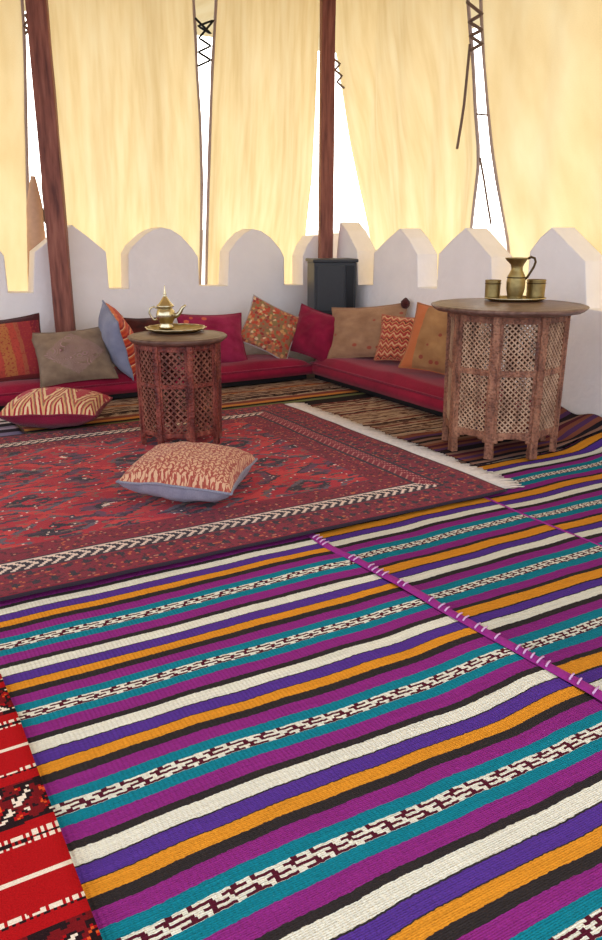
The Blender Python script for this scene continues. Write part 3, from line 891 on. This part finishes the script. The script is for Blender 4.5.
carved_table('larger carved octagonal wooden table holding the pitcher and cups, on the right', (2.60, 2.63, .021), .273, .660, .345, -143, table_brown, lattice_brown, top_brown, 1, .025, .0245, .115)
carved_table('smaller dark carved octagonal wooden table holding the brass teapot', (1.318, 3.424, .034), .203, .503, .227, -120 + 22.5, table_dark, lattice_dark, top_dark, 2, .03, .031, .085)

# ------------------------------------------------------------------ brassware
ZL = .035 + .503; ZR = .0225 + .660
# teapot table
tp = P(176, 331, ZL)
tray = thing('scalloped_tray', 'round scalloped brass tray under the teapot', 'tray', (tp.x, tp.y, ZL))
m = MB(); m.lathe([(0, 0), (.10, 0), (.125, .006), (.142, .016), (.139, .018), (.122, .010), (.10, .005), (0, .004)], 64, lambda a, r, z: 1 + (.03 * math.cos(14 * a) if r > .115 else 0), cap=False)
m.done('dish', brass_dull, tray)
m = MB(); m.tube([(.1405 * (1 + .03 * math.cos(14 * a)) * math.cos(a), .1405 * (1 + .03 * math.cos(14 * a)) * math.sin(a), .0175) for a in [2 * math.pi * i / 112 for i in range(113)]], .003, 6)
m.done('rim', brass, tray)
kp = P(166.5, 329, ZL + .005)
pot = thing('brass_teapot', 'polished brass teapot with tall pointed lid on the smaller table', 'teapot', (kp.x, kp.y, ZL + .0062), R(-30))
m = MB(); m.lathe([(.030, 0), (.036, .004), (.037, .012), (.030, .022), (.034, .034), (.043, .050), (.047, .066), (.043, .084), (.033, .096), (.029, .102), (.0, .102)], 32, lambda a, r, z: 1 + .02 * math.cos(12 * a) if .03 < z < .09 else 1)
m.done('body', brass, pot)
m = MB(); m.lathe([(.0, .101), (.036, .101), (.042, .106), (.041, .111), (.030, .122), (.018, .138), (.010, .152), (.006, .158), (.009, .163), (.006, .169), (.004, .182), (.0015, .204), (.0, .206)], 28, cap=False)
m.done('lid', brass, pot)
m = MB(); m.tube([(.040, 0, .060), (.058, 0, .066), (.072, 0, .082), (.082, 0, .100), (.098, 0, .112)], .011, 10, lambda t: 1.15 - .65 * t)
m.done('spout', brass, pot)
m = MB(); m.tube([(-.034, 0, .094), (-.055, 0, .104), (-.074, 0, .096), (-.079, 0, .076), (-.070, 0, .056), (-.056, 0, .042), (-.042, 0, .046)], .0048, 8)
m.done('handle', brass, pot)
# pitcher table
tp = P(515, 300.5, ZR)
tray = thing('oval_tray', 'low brass tray under the pitcher and cups', 'tray', (tp.x, tp.y, ZR), R(-30))
m = MB(); m.lathe([(0, 0), (.115, 0), (.13, .004), (.142, .012), (.139, .0135), (.127, .007), (.112, .004), (0, .004)], 48, cap=False)
o = m.done('dish', brass_dull, tray); o.scale = (1, .72, 1)
m = MB(); m.tube([(.141 * math.cos(a), .141 * math.sin(a), .0128) for a in [2 * math.pi * i / 64 for i in range(65)]], .003, 6)
o = m.done('rim', brass, tray); o.scale = (1, .72, 1)
kp = P(514.5, 300, ZR + .004)
pit = thing('brass_pitcher', 'tarnished brass pitcher with flared rim and curved handle on the larger table', 'pitcher', (kp.x, kp.y, ZR + .0052), R(-30))
m = MB(); m.lathe([(.030, 0), (.034, .003), (.033, .010), (.036, .022), (.042, .050), (.043, .080), (.040, .108), (.032, .124), (.027, .134), (.026, .146), (.030, .160), (.040, .176), (.046, .186), (.048, .190), (.044, .190), (.036, .176), (.026, .160), (.022, .146), (.024, .13), (.0, .12)], 32,
                   lambda a, r, z: 1 + (.22 * max(0, math.cos(a - math.pi)) ** 6 if z > .17 else 0), cap=False)
m.done('body', brass_dull, pit)
m = MB(); m.tube([(.046, 0, .186), (.062, 0, .193), (.078, 0, .188), (.084, 0, .172), (.078, 0, .150), (.066, 0, .128), (.052, 0, .104), (.040, 0, .092)], .0055, 8)
o = m.done('handle', brass_dark, pit); o['label'] = 'dark curved handle'
m = MB(); m.tube([(.041 * math.cos(a), .041 * math.sin(a), .102) for a in [2 * math.pi * i / 48 for i in range(49)]], .003, 6); m.done('band', brass_dark, pit)
def cup(u, v, r, h, label, dz=.0052):
    p = P(u, v, ZR + dz)
    c = thing('brass_cup', label, 'cup', (p.x, p.y, ZR + dz), 0, 'brass cups around the pitcher')
    m = MB(); m.lathe([(r * .93, 0), (r * .96, .002), (r * .97, h * .2), (r, h * .9), (r * 1.03, h * .96), (r * 1.03, h), (r * .95, h), (r * .92, h * .3), (.0, h * .1)], 32, cap=False); m.done('body', brass_dull, c)
    m = MB()
    m.tube([(r * 1.0 * math.cos(a), r * 1.0 * math.sin(a), h * .82) for a in [2 * math.pi * i / 40 for i in range(41)]], .0022, 6); m.done('band', brass_dark, c)
    return c
cup(492, 299, .036, .088, 'brass cup on the tray, left of the pitcher')
cup(535, 299, .043, .090, 'wide brass cup on the tray, right of the pitcher')

# ------------------------------------------------------------------ light
w = bpy.data.worlds.new('sky'); SC.world = w; w.use_nodes = True
nt = w.node_tree; nt.nodes.clear(); n = N(nt)
out = n.new('ShaderNodeOutputWorld'); bg = n.new('ShaderNodeBackground')
tc = n.new('ShaderNodeTexCoord')
x, y, z = sep(n, tc.outputs['Generated'])
toward = (x * .6 + y * .75)                                  # the bright side of the sky lies behind the curtains
f = (toward * .5 + .5)
col = n.ramp(f, [(0, (.66, .72, .84, 1)), (.5, (.84, .87, .92, 1)), (1, (1.0, .96, .88, 1))], 'LINEAR')
st = (toward.max(0.0) * 1.65 + 1.45) * (1.75 - z.max(0.0) * 1.15) * ((z > 0.0) * .68 + .32)
nt.links.new(col, bg.inputs[0]); n.put(bg.inputs[1], st); nt.links.new(bg.outputs[0], out.inputs[0])
def sun(name, rot, e, ang, col):
    l = bpy.data.lights.new(name, 'SUN'); l.energy = e; l.angle = ang; l.color = col
    o = bpy.data.objects.new(name, l); COL.objects.link(o); o.rotation_euler = rot; return o

# ------------------------------------------------------------------ camera and view
cam = bpy.data.cameras.new('camera'); cam.sensor_width = 36; cam.sensor_fit = 'AUTO'; cam.lens = 36 * FPX / 940
cam.clip_start = .02
co = bpy.data.objects.new('camera', cam); COL.objects.link(co)
co.location = (0, 0, CAMH); co.rotation_euler = (R(90) - TH, 0, R(-30))
SC.camera = co
SC.view_settings.view_transform = 'Standard'; SC.view_settings.look = 'None'
SC.view_settings.exposure = 0.28; SC.view_settings.gamma = 1; SC.view_settings.use_curve_mapping = False
